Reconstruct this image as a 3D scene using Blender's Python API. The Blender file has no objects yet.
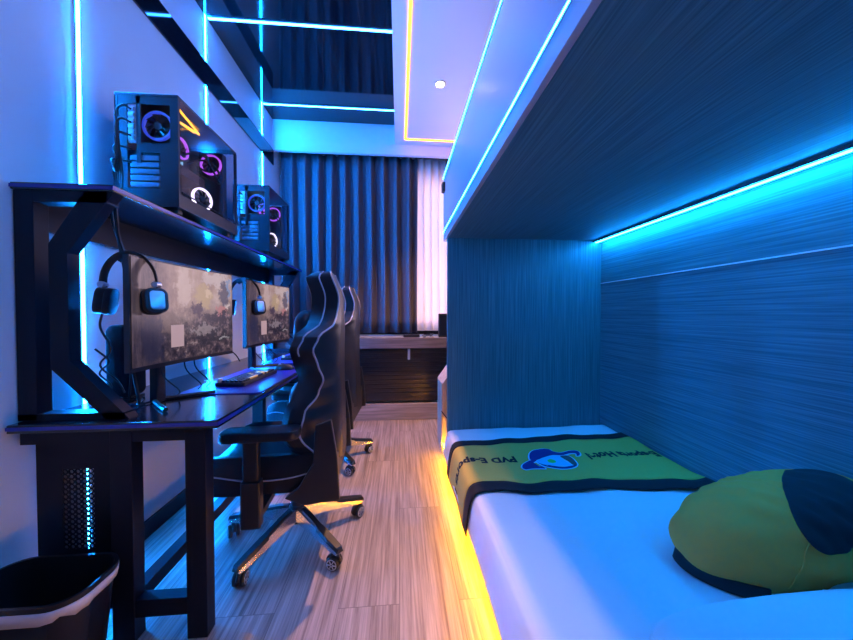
import bpy, bmesh, math, random
from mathutils import Vector, Matrix, Euler
random.seed(7)
PI = math.pi
S = bpy.context.scene
COL = S.collection
V = Vector

# ------------------------------------------------------------------ materials
MATS = {}
def nmat(name):
    m = bpy.data.materials.new(name); m.use_nodes = True
    nt = m.node_tree
    b = nt.nodes.get('Principled BSDF')
    MATS[name] = m
    return m, nt, b

def plain(name, col, rough=.5, metal=0., spec=.5, noise=0., nscale=40., bump=0., bscale=200., coat=0.):
    m, nt, b = nmat(name)
    b.inputs['Roughness'].default_value = rough
    b.inputs['Metallic'].default_value = metal
    b.inputs['Specular IOR Level'].default_value = spec
    b.inputs['Coat Weight'].default_value = coat
    b.inputs['Coat Roughness'].default_value = .08
    tc = nt.nodes.new('ShaderNodeTexCoord')
    nz = nt.nodes.new('ShaderNodeTexNoise'); nz.inputs['Scale'].default_value = nscale
    nz.inputs['Detail'].default_value = 4
    nt.links.new(tc.outputs['Object'], nz.inputs['Vector'])
    mx = nt.nodes.new('ShaderNodeMix'); mx.data_type = 'RGBA'
    a = [max(0, c*(1-noise)) for c in col]; d = [min(1, c*(1+noise)) for c in col]
    mx.inputs[6].default_value = (*a, 1); mx.inputs[7].default_value = (*d, 1)
    nt.links.new(nz.outputs['Fac'], mx.inputs[0])
    nt.links.new(mx.outputs[2], b.inputs['Base Color'])
    if bump:
        n2 = nt.nodes.new('ShaderNodeTexNoise'); n2.inputs['Scale'].default_value = bscale
        nt.links.new(tc.outputs['Object'], n2.inputs['Vector'])
        bp = nt.nodes.new('ShaderNodeBump'); bp.inputs['Strength'].default_value = bump
        bp.inputs['Distance'].default_value = .003
        nt.links.new(n2.outputs['Fac'], bp.inputs['Height'])
        nt.links.new(bp.outputs['Normal'], b.inputs['Normal'])
    return m

def grain(name, dark, light, scale, rough=.45, lo=.35, hi=.68, spec=.5, bump=.15, wide=None):
    """long streaks: a noise stretched along one axis"""
    m, nt, b = nmat(name)
    tc = nt.nodes.new('ShaderNodeTexCoord')
    mp = nt.nodes.new('ShaderNodeMapping'); mp.inputs['Scale'].default_value = scale
    nt.links.new(tc.outputs['Object'], mp.inputs['Vector'])
    nz = nt.nodes.new('ShaderNodeTexNoise'); nz.inputs['Scale'].default_value = 1
    nz.inputs['Detail'].default_value = 5; nz.inputs['Roughness'].default_value = .65
    nt.links.new(mp.outputs['Vector'], nz.inputs['Vector'])
    rp = nt.nodes.new('ShaderNodeValToRGB')
    rp.color_ramp.elements[0].position = lo; rp.color_ramp.elements[0].color = (*dark, 1)
    rp.color_ramp.elements[1].position = hi; rp.color_ramp.elements[1].color = (*light, 1)
    nt.links.new(nz.outputs['Fac'], rp.inputs['Fac'])
    nt.links.new(rp.outputs['Color'], b.inputs['Base Color'])
    b.inputs['Roughness'].default_value = rough
    b.inputs['Specular IOR Level'].default_value = spec
    if bump:
        bp = nt.nodes.new('ShaderNodeBump'); bp.inputs['Strength'].default_value = bump
        bp.inputs['Distance'].default_value = .002
        nt.links.new(nz.outputs['Fac'], bp.inputs['Height'])
        nt.links.new(bp.outputs['Normal'], b.inputs['Normal'])
    return m

def emit(name, col, k):
    m, nt, b = nmat(name)
    b.inputs['Base Color'].default_value = (.04, .04, .04, 1)
    b.inputs['Emission Color'].default_value = (*col, 1)
    b.inputs['Emission Strength'].default_value = k
    return m

BLUE = (.0035, .215, 1.0)
wall_m = plain('wall_paint', (.66, .77, .82), .55, noise=.03, nscale=6, bump=.06, bscale=300)
soffit_m = plain('soffit_paint', (.86, .72, .76), .5, noise=.02, nscale=4)
ceil_m = grain('gloss_black_ceiling', (.004, .005, .008), (.03, .026, .03), (22, .5, 22), rough=.06, lo=.4, hi=.75, spec=.6, bump=0)
band_m = plain('gloss_black_trim', (.004, .005, .01), .05, spec=.8)
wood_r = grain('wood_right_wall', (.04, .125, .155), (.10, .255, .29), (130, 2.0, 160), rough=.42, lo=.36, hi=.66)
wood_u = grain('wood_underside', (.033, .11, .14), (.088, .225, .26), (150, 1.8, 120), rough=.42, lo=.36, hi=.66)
wood_p = grain('wood_end_panel', (.035, .12, .15), (.10, .255, .29), (150, 120, 2.0), rough=.42, lo=.36, hi=.66)
rail_m = plain('gloss_rail_laminate', (.40, .38, .44), .3, noise=.02, nscale=5, spec=.4)
groove_m = plain('groove_metal', (.75, .85, .9), .4)
trim_m = plain('profile_aluminium', (.5, .52, .55), .4, metal=.5)
led_wall = emit('led_wall', (.0020, .22, 1.0), 680)
led_ceil = emit('led_ceiling', (.020, .18, 1.0), 48)
led_bunk = emit('led_bunk', (.009, .26, 1.0), 125)
led_under = emit('led_under', (.005, .28, 1.0), 175)
led_amber = emit('led_amber', (1.0, .40, .006), 7.5)
led_floor = emit('led_floor', (1.0, .38, .004), 125)
lamp_warm = emit('downlight_glow', (1.0, .72, .50), 300)
lamp_halo = emit('downlight_halo', (1.0, .42, .10), 1.6)  # orange glow around the downlight, painted as an emissive ring
lamp_added = emit('added_light_glow', (1.0, .70, .68), 2)  # diffuser of the added, unseen ceiling light
lamp_trim = plain('downlight_trim', (.8, .7, .6), .3)
metal_b = plain('black_metal', (.004, .007, .016), .42, spec=.22, noise=.2, nscale=80)
desk_m = plain('desk_top', (.006, .007, .012), .16, spec=.6, noise=.2, nscale=60)
edge_m = plain('desk_edge', (.02, .03, .30), .25, spec=.6)
case_m = plain('case_metal', (.014, .017, .026), .35, metal=.3, noise=.1, nscale=30)
dark_m = plain('dark_plastic', (.010, .011, .015), .35, noise=.2, nscale=60)
leather = plain('black_leather', (.008, .010, .016), .38, spec=.4, noise=.2, nscale=30, bump=.12, bscale=250)
piping_m = plain('grey_piping', (.30, .30, .36), .5)
chrome = plain('chrome', (.75, .75, .78), .26, metal=1)
silver = plain('silver_plate', (.62, .66, .72), .28, metal=.85)
sheet_m = plain('white_sheet', (.80, .80, .82), .8, noise=.02, nscale=10, bump=.08, bscale=30)
gold_m = plain('gold_cloth', (.60, .42, .075), .85, noise=.08, nscale=120, bump=.1, bscale=500)
olive_m = plain('olive_cushion_cloth', (.86, .29, .04), .85, noise=.06, nscale=14, bump=.1, bscale=400)
black_c = plain('black_cloth', (.008, .008, .012), .85, noise=.2, nscale=100, bump=.1, bscale=500)
ink_m = plain('black_ink', (.006, .006, .008), .8)
lg_navy = plain('logo_navy', (.012, .014, .16), .7)
lg_cyan = plain('logo_cyan', (.10, .62, .85), .7)
lg_halo = plain('logo_halo', (.30, .70, .85), .7)
lg_green = plain('logo_green', (.12, .72, .10), .7)
lg_grey = plain('logo_grey', (.10, .085, .08), .7)
curt_m = plain('blackout_cloth', (.075, .075, .10), .7, noise=.08, nscale=60, bump=.1, bscale=300)
bench_m = grain('bench_wood', (.05, .042, .045), (.17, .14, .14), (2, 60, 60), rough=.4)
slat_m = grain('bench_panel_wood', (.006, .006, .008), (.026, .021, .021), (1.5, 60, 45), rough=.3)
plinth_m = grain('plinth_wood', (.20, .17, .16), (.42, .36, .34), (2, 50, 40), rough=.4)
step_m = grain('step_wood', (.42, .30, .22), (.66, .50, .38), (40, 40, 3), rough=.4)
bin_m = plain('bin_plastic', (.009, .009, .012), .32, noise=.1, nscale=50)
liner_m = plain('bin_liner', (.50, .53, .60), .35, bump=.3, bscale=60)
yellow_k = plain('yellow_keys', (.80, .62, .18), .45)
cream_m = plain('cream_knob', (.82, .72, .50), .4)
mat_m = plain('blue_desk_mat', (.012, .018, .42), .30, noise=.1, nscale=30, spec=.6)
pcb_m = plain('circuit_board', (.012, .016, .022), .5, noise=.5, nscale=150)
slot_m = plain('slot_metal', (.10, .12, .16), .4, metal=.5)
ioshield = plain('io_shield', (.45, .52, .58), .3, metal=.7, noise=.3, nscale=90)
led_orange = emit('led_orange', (1.0, .42, .03), 3.0)
led_pink = emit('fan_led_pink', (.55, .12, 1.0), 1.2)
led_white = emit('fan_led_white', (.85, .75, 1.0), 2.4)
led_fan_blue = emit('fan_led_blue', (.04, .09, 1.0), .6)
led_ram = emit('ram_led', (.35, .75, 1.0), 1.0)

def mk_floor():
    m, nt, b = nmat('floor_planks')
    tc = nt.nodes.new('ShaderNodeTexCoord')
    mp = nt.nodes.new('ShaderNodeMapping'); mp.inputs['Rotation'].default_value = (0, 0, PI/2)
    nt.links.new(tc.outputs['Object'], mp.inputs['Vector'])
    br = nt.nodes.new('ShaderNodeTexBrick')
    br.inputs['Scale'].default_value = 1; br.inputs['Mortar Size'].default_value = .0012
    br.inputs['Brick Width'].default_value = 1.25; br.inputs['Row Height'].default_value = .235
    br.inputs['Color1'].default_value = (.2, .2, .2, 1); br.inputs['Color2'].default_value = (.8, .8, .8, 1)
    br.inputs['Mortar'].default_value = (0, 0, 0, 1)
    nt.links.new(mp.outputs['Vector'], br.inputs['Vector'])
    # shift the grain per plank
    ad = nt.nodes.new('ShaderNodeVectorMath'); ad.operation = 'MULTIPLY_ADD'
    ad.inputs[1].default_value = (3, 9, 0)
    nt.links.new(br.outputs['Color'], ad.inputs[0]); nt.links.new(tc.outputs['Object'], ad.inputs[2])
    m2 = nt.nodes.new('ShaderNodeMapping'); m2.inputs['Scale'].default_value = (62, 1.5, 1)
    nt.links.new(ad.outputs[0], m2.inputs['Vector'])
    nz = nt.nodes.new('ShaderNodeTexNoise'); nz.inputs['Scale'].default_value = 1
    nz.inputs['Detail'].default_value = 6; nz.inputs['Roughness'].default_value = .7
    nt.links.new(m2.outputs['Vector'], nz.inputs['Vector'])
    rp = nt.nodes.new('ShaderNodeValToRGB')
    rp.color_ramp.elements[0].position = .33; rp.color_ramp.elements[0].color = (.125, .098, .090, 1)
    rp.color_ramp.elements[1].position = .66; rp.color_ramp.elements[1].color = (.43, .355, .325, 1)
    nt.links.new(nz.outputs['Fac'], rp.inputs['Fac'])
    mx = nt.nodes.new('ShaderNodeMix'); mx.data_type = 'RGBA'
    mx.inputs[7].default_value = (.12, .10, .09, 1)
    nt.links.new(br.outputs['Fac'], mx.inputs[0]); nt.links.new(rp.outputs['Color'], mx.inputs[6])
    nt.links.new(mx.outputs[2], b.inputs['Base Color'])
    b.inputs['Roughness'].default_value = .38
    bp = nt.nodes.new('ShaderNodeBump'); bp.inputs['Strength'].default_value = .1; bp.inputs['Distance'].default_value = .002
    nt.links.new(nz.outputs['Fac'], bp.inputs['Height']); nt.links.new(bp.outputs['Normal'], b.inputs['Normal'])
    return m
floor_m = mk_floor()

def mk_glass(name, tint, refl=.12, rough=.02):
    m, nt, b = nmat(name)
    out = nt.nodes.get('Material Output')
    tr = nt.nodes.new('ShaderNodeBsdfTransparent'); tr.inputs['Color'].default_value = (*tint, 1)
    gl = nt.nodes.new('ShaderNodeBsdfGlossy'); gl.inputs['Roughness'].default_value = rough
    fr = nt.nodes.new('ShaderNodeLayerWeight'); fr.inputs['Blend'].default_value = refl
    ms = nt.nodes.new('ShaderNodeMixShader')
    ge = nt.nodes.new('ShaderNodeNewGeometry'); inv = nt.nodes.new('ShaderNodeMath'); inv.operation = 'SUBTRACT'; inv.inputs[0].default_value = 1
    nt.links.new(ge.outputs['Backfacing'], inv.inputs[1])
    mu = nt.nodes.new('ShaderNodeMath'); mu.operation = 'MULTIPLY'
    nt.links.new(fr.outputs['Fresnel'], mu.inputs[0]); nt.links.new(inv.outputs[0], mu.inputs[1])
    nt.links.new(mu.outputs[0], ms.inputs[0])
    nt.links.new(tr.outputs[0], ms.inputs[1]); nt.links.new(gl.outputs[0], ms.inputs[2])
    nt.links.new(ms.outputs[0], out.inputs['Surface'])
    return m
glass_m = mk_glass('tinted_glass', (.88, .86, .90), .30)
pane_m = mk_glass('window_glass', (.95, .95, .97), .1)

def mk_sheer():
    m, nt, b = nmat('sheer_cloth')
    out = nt.nodes.get('Material Output')
    d = nt.nodes.new('ShaderNodeBsdfDiffuse'); d.inputs['Color'].default_value = (.85, .80, .82, 1)
    t = nt.nodes.new('ShaderNodeBsdfTranslucent'); t.inputs['Color'].default_value = (.88, .82, .85, 1)
    ms = nt.nodes.new('ShaderNodeMixShader'); ms.inputs[0].default_value = .55
    nt.links.new(d.outputs[0], ms.inputs[1]); nt.links.new(t.outputs[0], ms.inputs[2])
    nt.links.new(ms.outputs[0], out.inputs['Surface'])
    return m
sheer_m = mk_sheer()

def mk_screen():
    """a painted battle-scene like wallpaper: tan sky, dark rubble, pale and red blotches"""
    m, nt, b = nmat('screen_picture')
    N = nt.nodes.new; L = nt.links.new
    tc = N('ShaderNodeTexCoord')
    sp = N('ShaderNodeSeparateXYZ'); L(tc.outputs['Object'], sp.inputs[0])
    def noise(sc, det=5, ro=.6, off=0):
        mp = N('ShaderNodeMapping'); mp.inputs['Scale'].default_value = sc; mp.inputs['Location'].default_value = (off, off, off)
        L(tc.outputs['Object'], mp.inputs['Vector'])
        n = N('ShaderNodeTexNoise'); n.inputs['Scale'].default_value = 1; n.inputs['Detail'].default_value = det
        n.inputs['Roughness'].default_value = ro
        L(mp.outputs['Vector'], n.inputs['Vector']); return n.outputs['Fac']
    def math_(op, a, c):
        n = N('ShaderNodeMath'); n.operation = op
        for i, q in enumerate((a, c)):
            if isinstance(q, (int, float)): n.inputs[i].default_value = q
            else: L(q, n.inputs[i])
        return n.outputs[0]
    def ramp(f, stops):
        r = N('ShaderNodeValToRGB'); e = r.color_ramp.elements
        while len(e) < len(stops): e.new(.5)
        for i, (p, c) in enumerate(stops): e[i].position = p; e[i].color = (*c, 1)
        L(f, r.inputs['Fac']); return r.outputs['Color']
    def mix(f, a, c):
        n = N('ShaderNodeMix'); n.data_type = 'RGBA'
        L(f, n.inputs[0]); L(a, n.inputs[6]); L(c, n.inputs[7]); return n.outputs[2]
    wob = math_('MULTIPLY', math_('SUBTRACT', noise((22, 1, 22), 6, .7, 11), .5), .16)
    wob2 = math_('MULTIPLY', math_('SUBTRACT', noise((24, 1, 24), 6, .7, 31), .5), .16)
    x0 = sp.outputs['X']; z0 = sp.outputs['Z']         # x: -.28..+.28 along the screen, z: -.2..+.2
    x = math_('ADD', x0, wob); z = math_('ADD', z0, wob2)
    def blob(cx, cz, rx, rz):
        a = math_('MULTIPLY', math_('SUBTRACT', x, cx), 1/rx); c = math_('MULTIPLY', math_('SUBTRACT', z, cz), 1/rz)
        q = math_('ADD', math_('MULTIPLY', a, a), math_('MULTIPLY', c, c))
        m_ = N('ShaderNodeMapRange'); m_.interpolation_type = 'SMOOTHSTEP'
        m_.inputs[1].default_value = 1.25; m_.inputs[2].default_value = .45; L(q, m_.inputs[0]); return m_.outputs[0]
    def const(c):
        n = N('ShaderNodeRGB'); n.outputs[0].default_value = (*c, 1); return n.outputs[0]
    sky = ramp(noise((9, 1, 5), 5, .6), [(.3, (.24, .14, .13)), (.5, (.42, .27, .23)), (.7, (.60, .43, .40))])
    junk = ramp(noise((30, 1, 26), 8, .75, 3), [(.38, (.008, .007, .018)), (.50, (.045, .030, .045)), (.58, (.16, .10, .11)), (.68, (.45, .36, .36))])
    streak = ramp(noise((34, 1, 3), 5, .65, 2), [(.36, (.008, .008, .03)), (.52, (.04, .028, .045)), (.66, (.15, .10, .12))])
    mr = N('ShaderNodeMapRange'); mr.inputs[1].default_value = .05; mr.inputs[2].default_value = -.05
    L(math_('ADD', z, math_('MULTIPLY', x0, -.12)), mr.inputs[0])
    c = mix(mr.outputs[0], sky, junk)
    m4 = N('ShaderNodeMapRange'); m4.inputs[1].default_value = -.06; m4.inputs[2].default_value = -.19; L(x, m4.inputs[0])
    c = mix(math_('MULTIPLY', m4.outputs[0], .9), c, streak)
    for (cx, cz, rx, rz, col, k) in ((-.02, .12, .05, .10, (.62, .45, .42), .7), (.19, .165, .10, .035, (.62, .48, .48), .8), (.10, .085, .055, .06, (.50, .34, .19), .9),
            (.125, .10, .022, .03, (.68, .48, .34), .8), (.06, .02, .035, .03, (.04, .02, .05), .9), (.18, -.015, .10, .022, (.02, .012, .025), .9), (.215, .02, .04, .022, (.55, .20, .20), .8),
            (.245, .035, .018, .018, (.75, .62, .60), .8), (.23, .10, .035, .07, (.05, .05, .10), .85), (.26, .13, .012, .05, (.20, .28, .50), .9), (.10, -.07, .10, .018, (.30, .24, .26), .7),
            (.16, -.11, .12, .025, (.012, .01, .02), .9), (.215, -.115, .03, .010, (.40, .38, .38), .8), (-.10, -.03, .05, .05, (.16, .10, .09), .6), (-.19, -.09, .06, .10, (.02, .02, .055), .7)):
        c = mix(math_('MULTIPLY', blob(cx, cz, rx, rz), k), c, const(col))
    b.inputs['Base Color'].default_value = (.01, .01, .012, 1)
    b.inputs['Roughness'].default_value = .25
    L(c, b.inputs['Emission Color']); b.inputs['Emission Strength'].default_value = .78
    return m
screen_m = mk_screen()
panel_glow = emit('screen_window', (.52, .34, .36), .8)

# ------------------------------------------------------------------ mesh helpers
def bxf(bm, x0, x1, y0, y1, z0, z1, M=None, bev=0.):
    """box from bounds"""
    vs = [V((x, y, z)) for x in (x0, x1) for y in (y0, y1) for z in (z0, z1)]
    t = bmesh.new()
    q = [t.verts.new(v) for v in vs]
    for f in ((0, 1, 3, 2), (4, 6, 7, 5), (0, 4, 5, 1), (2, 3, 7, 6), (0, 2, 6, 4), (1, 5, 7, 3)):
        t.faces.new([q[i] for i in f])
    if bev:
        bmesh.ops.bevel(t, geom=t.edges[:], offset=bev, segments=2, affect='EDGES', profile=.5)
    join(bm, t, M)
def join(bm, t, M=None):
    if M is not None: bmesh.ops.transform(t, matrix=M, verts=t.verts[:])
    me = bpy.data.meshes.new('tmp'); t.to_mesh(me); t.free()
    bm.from_mesh(me); bpy.data.meshes.remove(me)
def cyl(bm, p0, p1, r0, r1=None, seg=20, cap=True):
    p0 = V(p0); p1 = V(p1); r1 = r0 if r1 is None else r1
    d = (p1-p0); n = d.normalized()
    a = n.orthogonal().normalized(); c = n.cross(a)
    A = []; B = []
    for i in range(seg):
        t = 2*PI*i/seg; u = a*math.cos(t)+c*math.sin(t)
        A.append(bm.verts.new(p0+u*r0)); B.append(bm.verts.new(p1+u*r1))
    for i in range(seg):
        j = (i+1) % seg
        bm.faces.new((A[i], A[j], B[j], B[i]))
    if cap:
        bm.faces.new(A[::-1]); bm.faces.new(B)
def smooth_path(pts, n=8):
    pts = [V(p) for p in pts]
    if len(pts) < 3: return pts
    out = []
    P = [pts[0]*2-pts[1]]+pts+[pts[-1]*2-pts[-2]]
    for i in range(1, len(P)-2):
        for k in range(n):
            t = k/n
            a, b, c, d = P[i-1], P[i], P[i+1], P[i+2]
            out.append(.5*((2*b)+(c-a)*t+(2*a-5*b+4*c-d)*t*t+(3*b-a-3*c+d)*t**3))
    out.append(pts[-1]); return out
def tube(bm, pts, r, seg=8, closed=False, rz=None):
    pts = [V(p) for p in pts]
    n = len(pts); rings = []
    up = None
    for i, p in enumerate(pts):
        a = pts[i-1] if (i or closed) else p
        c = pts[(i+1) % n] if (i < n-1 or closed) else p
        t = (c-a).normalized()
        if up is None: up = t.orthogonal().normalized()
        up = (up-t*up.dot(t)).normalized()
        s = t.cross(up)
        rr = r(i/(n-1)) if callable(r) else r
        ring = []
        for k in range(seg):
            th = 2*PI*k/seg
            ring.append(bm.verts.new(p+up*math.cos(th)*rr+s*math.sin(th)*(rz or rr)))
        rings.append(ring)
    for i in range(n if closed else n-1):
        A = rings[i]; B = rings[(i+1) % n]
        for k in range(seg):
            j = (k+1) % seg
            bm.faces.new((A[k], A[j], B[j], B[k]))
    if not closed:
        bm.faces.new(rings[0][::-1]); bm.faces.new(rings[-1])
def prism(bm, poly, axis, a0, a1, bev=0.):
    """polygon in the two other axes extruded along axis ('x','y','z')"""
    t = bmesh.new()
    def mk(p, h):
        u, w = p
        return {'x': (h, u, w), 'y': (u, h, w), 'z': (u, w, h)}[axis]
    A = [t.verts.new(mk(p, a0)) for p in poly]; B = [t.verts.new(mk(p, a1)) for p in poly]
    n = len(poly)
    fa = t.faces.new(A); fb = t.faces.new(B[::-1])
    for i in range(n):
        j = (i+1) % n
        t.faces.new((A[j], A[i], B[i], B[j]))
    bmesh.ops.recalc_face_normals(t, faces=t.faces[:])
    if bev:
        bmesh.ops.bevel(t, geom=t.edges[:], offset=bev, segments=2, affect='EDGES', profile=.5)
    join(bm, t)
def lathe(bm, prof, seg=32, M=None, cap=False):
    """prof: list of (r, z)"""
    t = bmesh.new(); R = []
    for r, z in prof:
        R.append([t.verts.new((r*math.cos(2*PI*k/seg), r*math.sin(2*PI*k/seg), z)) for k in range(seg)])
    for i in range(len(R)-1):
        for k in range(seg):
            j = (k+1) % seg
            t.faces.new((R[i][k], R[i][j], R[i+1][j], R[i+1][k]))
    if cap:
        t.faces.new(R[0][::-1]); t.faces.new(R[-1])
    join(bm, t, M)
def rrect(w, d, r, n=6):
    o = []
    for cx, cy, a in ((w/2-r, d/2-r, 0), (-w/2+r, d/2-r, 90), (-w/2+r, -d/2+r, 180), (w/2-r, -d/2+r, 270)):
        for k in range(n+1):
            t = math.radians(a+90*k/n); o.append((cx+r*math.cos(t), cy+r*math.sin(t)))
    return o
def grid(bm, fn, nu, nv):
    Q = [[bm.verts.new(fn(u/nu, v/nv)) for v in range(nv+1)] for u in range(nu+1)]
    for u in range(nu):
        for v in range(nv):
            bm.faces.new((Q[u][v], Q[u+1][v], Q[u+1][v+1], Q[u][v+1]))
def obj(name, bm, mat, parent=None, smooth=False, sub=0, solid=0., recalc=True, loc=None, rot=None):
    if recalc and bm.faces: bmesh.ops.recalc_face_normals(bm, faces=bm.faces[:])
    me = bpy.data.meshes.new(name); bm.to_mesh(me); bm.free()
    for m in (mat if isinstance(mat, (list, tuple)) else [mat]): me.materials.append(m)
    o = bpy.data.objects.new(name, me); COL.objects.link(o)
    if smooth:
        for p in me.polygons: p.use_smooth = True
        if smooth != 'all':
            try: me.set_sharp_from_angle(angle=math.radians(38))
            except Exception: pass
    if solid:
        md = o.modifiers.new('solid', 'SOLIDIFY'); md.thickness = solid; md.offset = 0
    if sub:
        md = o.modifiers.new('sub', 'SUBSURF'); md.levels = sub; md.render_levels = sub
    if parent is not None: o.parent = parent
    if loc is not None: o.location = loc
    if rot is not None: o.rotation_euler = rot
    return o
def box(name, b, mat, parent=None, bev=0.):
    bm = bmesh.new(); bxf(bm, *b, bev=bev); return obj(name, bm, mat, parent)
def tag(o, label, cat, group=None):
    o['label'] = label; o['category'] = cat
    if group: o['group'] = group
    return o
def thing(name, label, cat, loc=(0, 0, 0), rz=0., group=None):
    o = bpy.data.objects.new(name, None); COL.objects.link(o)
    o.empty_display_size = .05
    o.location = loc; o.rotation_euler = (0, 0, rz)
    return tag(o, label, cat, group)
def struct(name, bm, mat, **k):
    o = obj(name, bm, mat, **k); o['kind'] = 'structure'; return o
def sbox(name, b, mat, bev=0.):
    o = box(name, b, mat, bev=bev); o['kind'] = 'structure'; return o
def dup(root, loc, rz, label, group=None):
    def cp(o, par):
        c = o.copy(); COL.objects.link(c); c.parent = par
        for ch in [q for q in o.children]: cp(ch, c)
        return c
    r = cp(root, None); r.location = loc; r.rotation_euler = (0, 0, rz); r['label'] = label
    if group: r['group'] = group
    return r

# ------------------------------------------------------------------ room shell
XL, XR, YB, YF, ZC, ZS = -1.28, 1.575, -1.0, 3.67, 3.11, 2.91
bm = bmesh.new(); bxf(bm, XL-.1, XR+.1, YB-.1, YF+.1, -.08, 0); struct('floor', bm, floor_m)
sbox('wall_left', (XL-.1, XL, YB-.1, YF+.1, 0, 3.3), wall_m)
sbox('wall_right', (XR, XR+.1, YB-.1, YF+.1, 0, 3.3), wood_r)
sbox('wall_front', (XL, XR, YB-.1, YB, 0, 3.3), slat_m)
# window wall with an opening behind the sheer
bm = bmesh.new()
bxf(bm, XL, -.9, YF, YF+.1, 0, 3.3); bxf(bm, 1.3, XR, YF, YF+.1, 0, 3.3)
bxf(bm, -.9, 1.3, YF, YF+.1, 0, .90); bxf(bm, -.9, 1.3, YF, YF+.1, 2.65, 3.3)
struct('wall_back', bm, wall_m)
bm = bmesh.new()
for x in (-.9, .17, 1.27): bxf(bm, x, x+.04, YF+.02, YF+.07, .90, 2.65)
for z in (.90, 2.61): bxf(bm, -.9, 1.3, YF+.02, YF+.07, z, z+.04)
w = struct('window_1', bm, metal_b)
box('pane', (-.88, 1.29, YF+.04, YF+.046, .92, 2.63), pane_m, w)
sbox('ceiling', (XL, XR, YB, YF, ZC, ZC+.1), ceil_m)
# lowered pale ceiling on the right, and the pelmet beam before the window
sbox('ceiling_soffit', (-.04, XR, YB, 3.46, ZS, ZC), soffit_m)
sbox('trim_1', (XL, XR, 3.46, 3.50, 2.80, ZC), soffit_m)
sbox('trim_2', (XL, XL+.012, YB, 3.46, 2.643, 2.80), band_m, .002)
sbox('baseboard_left', (XL, XL+.014, YB, 3.40, 0, .085), metal_b)
# thin metal groove along the right wall
sbox('trim_3', (XR-.004, XR, YB, 2.43, 1.366, 1.372), groove_m)

# ------------------------------------------------------------------ light strips
WSTR = ((1.43, 'bright cyan vertical light strip nearest, seen through the open end of the desk hutch'),
        (2.30, 'cyan vertical light strip on the wall between the two computer towers'),
        (3.19, 'thin cyan vertical light strip nearest the curtain, above the far computer tower'))
for y, lb in WSTR:
    t = thing('light_strip', lb, 'light strip', (XL, y, .10), 0, 'vertical wall light strips')
    bm = bmesh.new()
    for za, zb in ((0, 2.540), (2.703, ZC-.10)): bxf(bm, .0002, .0065, -.007, .007, za, zb)
    obj('diffuser', bm, led_wall, t)
    for sg in (-1, 1):
        bm = bmesh.new()
        for za, zb in ((0, 2.540), (2.703, ZC-.10)): bxf(bm, .0002, .0051, sg*.0085-.0012, sg*.0085+.0012, za, zb)
        obj('profile_side', bm, trim_m, t)
for y, lb in ((2.32, 'cyan light strip crossing the black ceiling, the one farther from the curtain'),
              (3.205, 'cyan light strip crossing the black ceiling, the one next to the curtain pelmet')):
    t = thing('light_strip', lb, 'light strip', (XL+.012, y, ZC), 0, 'ceiling light strips')
    bm = bmesh.new(); bxf(bm, 0, 1.226, -.010, .010, -.0085, 0); obj('diffuser', bm, led_ceil, t)
    for sg in (-1, 1): box('profile_side', (0, 1.226, sg*.012-.0015, sg*.012+.0015, -.0088, 0), trim_m, t)
bm = bmesh.new()
x0, x1, y0, y1 = .068, 1.45, -.7, 3.345
for b in ((x0-.009, x0+.009, y0, y1), (x1-.009, x1+.009, y0, y1), (x0, x1, y1-.009, y1+.009), (x0, x1, y0-.009, y0+.009)):
    bxf(bm, b[0], b[1], b[2], b[3], ZS-.006, ZS)
tag(obj('light_strip', bm, led_amber), 'amber light strip outlining a rectangle on the pale lowered ceiling', 'light strip')

def downlight(x, y, lb):
    t = thing('downlight', lb, 'ceiling light', (x, y, ZS))
    bm = bmesh.new(); lathe(bm, [(.030, -.001), (.044, -.001), (.046, -.005), (.030, -.007), (.030, -.001)], 32)
    obj('trim_ring', bm, lamp_trim, t, smooth=True)
    bm = bmesh.new(); lathe(bm, [(.0001, -.0035), (.029, -.0035), (.029, -.001), (.0001, -.001)], 24)
    obj('lamp', bm, lamp_warm, t)
    bm = bmesh.new(); lathe(bm, [(.029, -.0036), (.036, -.0042), (.036, -.001), (.029, -.001), (.029, -.0036)], 32); obj('glow_halo', bm, lamp_halo, t)  # painted halo: emissive ring imitating the glow around the lamp
    spot(t, (0, 0, -.012), 420, (1.0, .46, .18))
    return t
def spot(par, loc, watt, col):
    ld = bpy.data.lights.new('lamp_beam', 'SPOT'); ld.energy = watt; ld.color = col; ld.spot_size = math.radians(95); ld.spot_blend = .8; ld.shadow_soft_size = .03
    o = bpy.data.objects.new('lamp_beam', ld); COL.objects.link(o); o.parent = par; o.location = loc
downlight(.319, 2.53, 'small glowing warm round downlight in the pale lowered ceiling')
# unseen ceiling light, added to throw the bright stripe on the bed
t = thing('added_ceiling_light', 'long unseen ceiling light added above the aisle to light the bed edge', 'ceiling light', (.165, .40, ZS))
bm = bmesh.new(); bxf(bm, -.045, .045, -1.3, 1.3, -.02, 0); obj('frame', bm, lamp_trim, t)
bm = bmesh.new(); bxf(bm, -.035, .035, -1.28, 1.28, -.026, -.0201); obj('diffuser', bm, lamp_added, t)
ld = bpy.data.lights.new('lamp_beam', 'AREA'); ld.shape = 'RECTANGLE'; ld.size = .06; ld.size_y = 2.5; ld.energy = 3.6; ld.color = (1.0, .74, .74); ld.spread = math.radians(60)
lo = bpy.data.objects.new('lamp_beam', ld); COL.objects.link(lo); lo.parent = t; lo.location = (0, 0, -.03)

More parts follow.
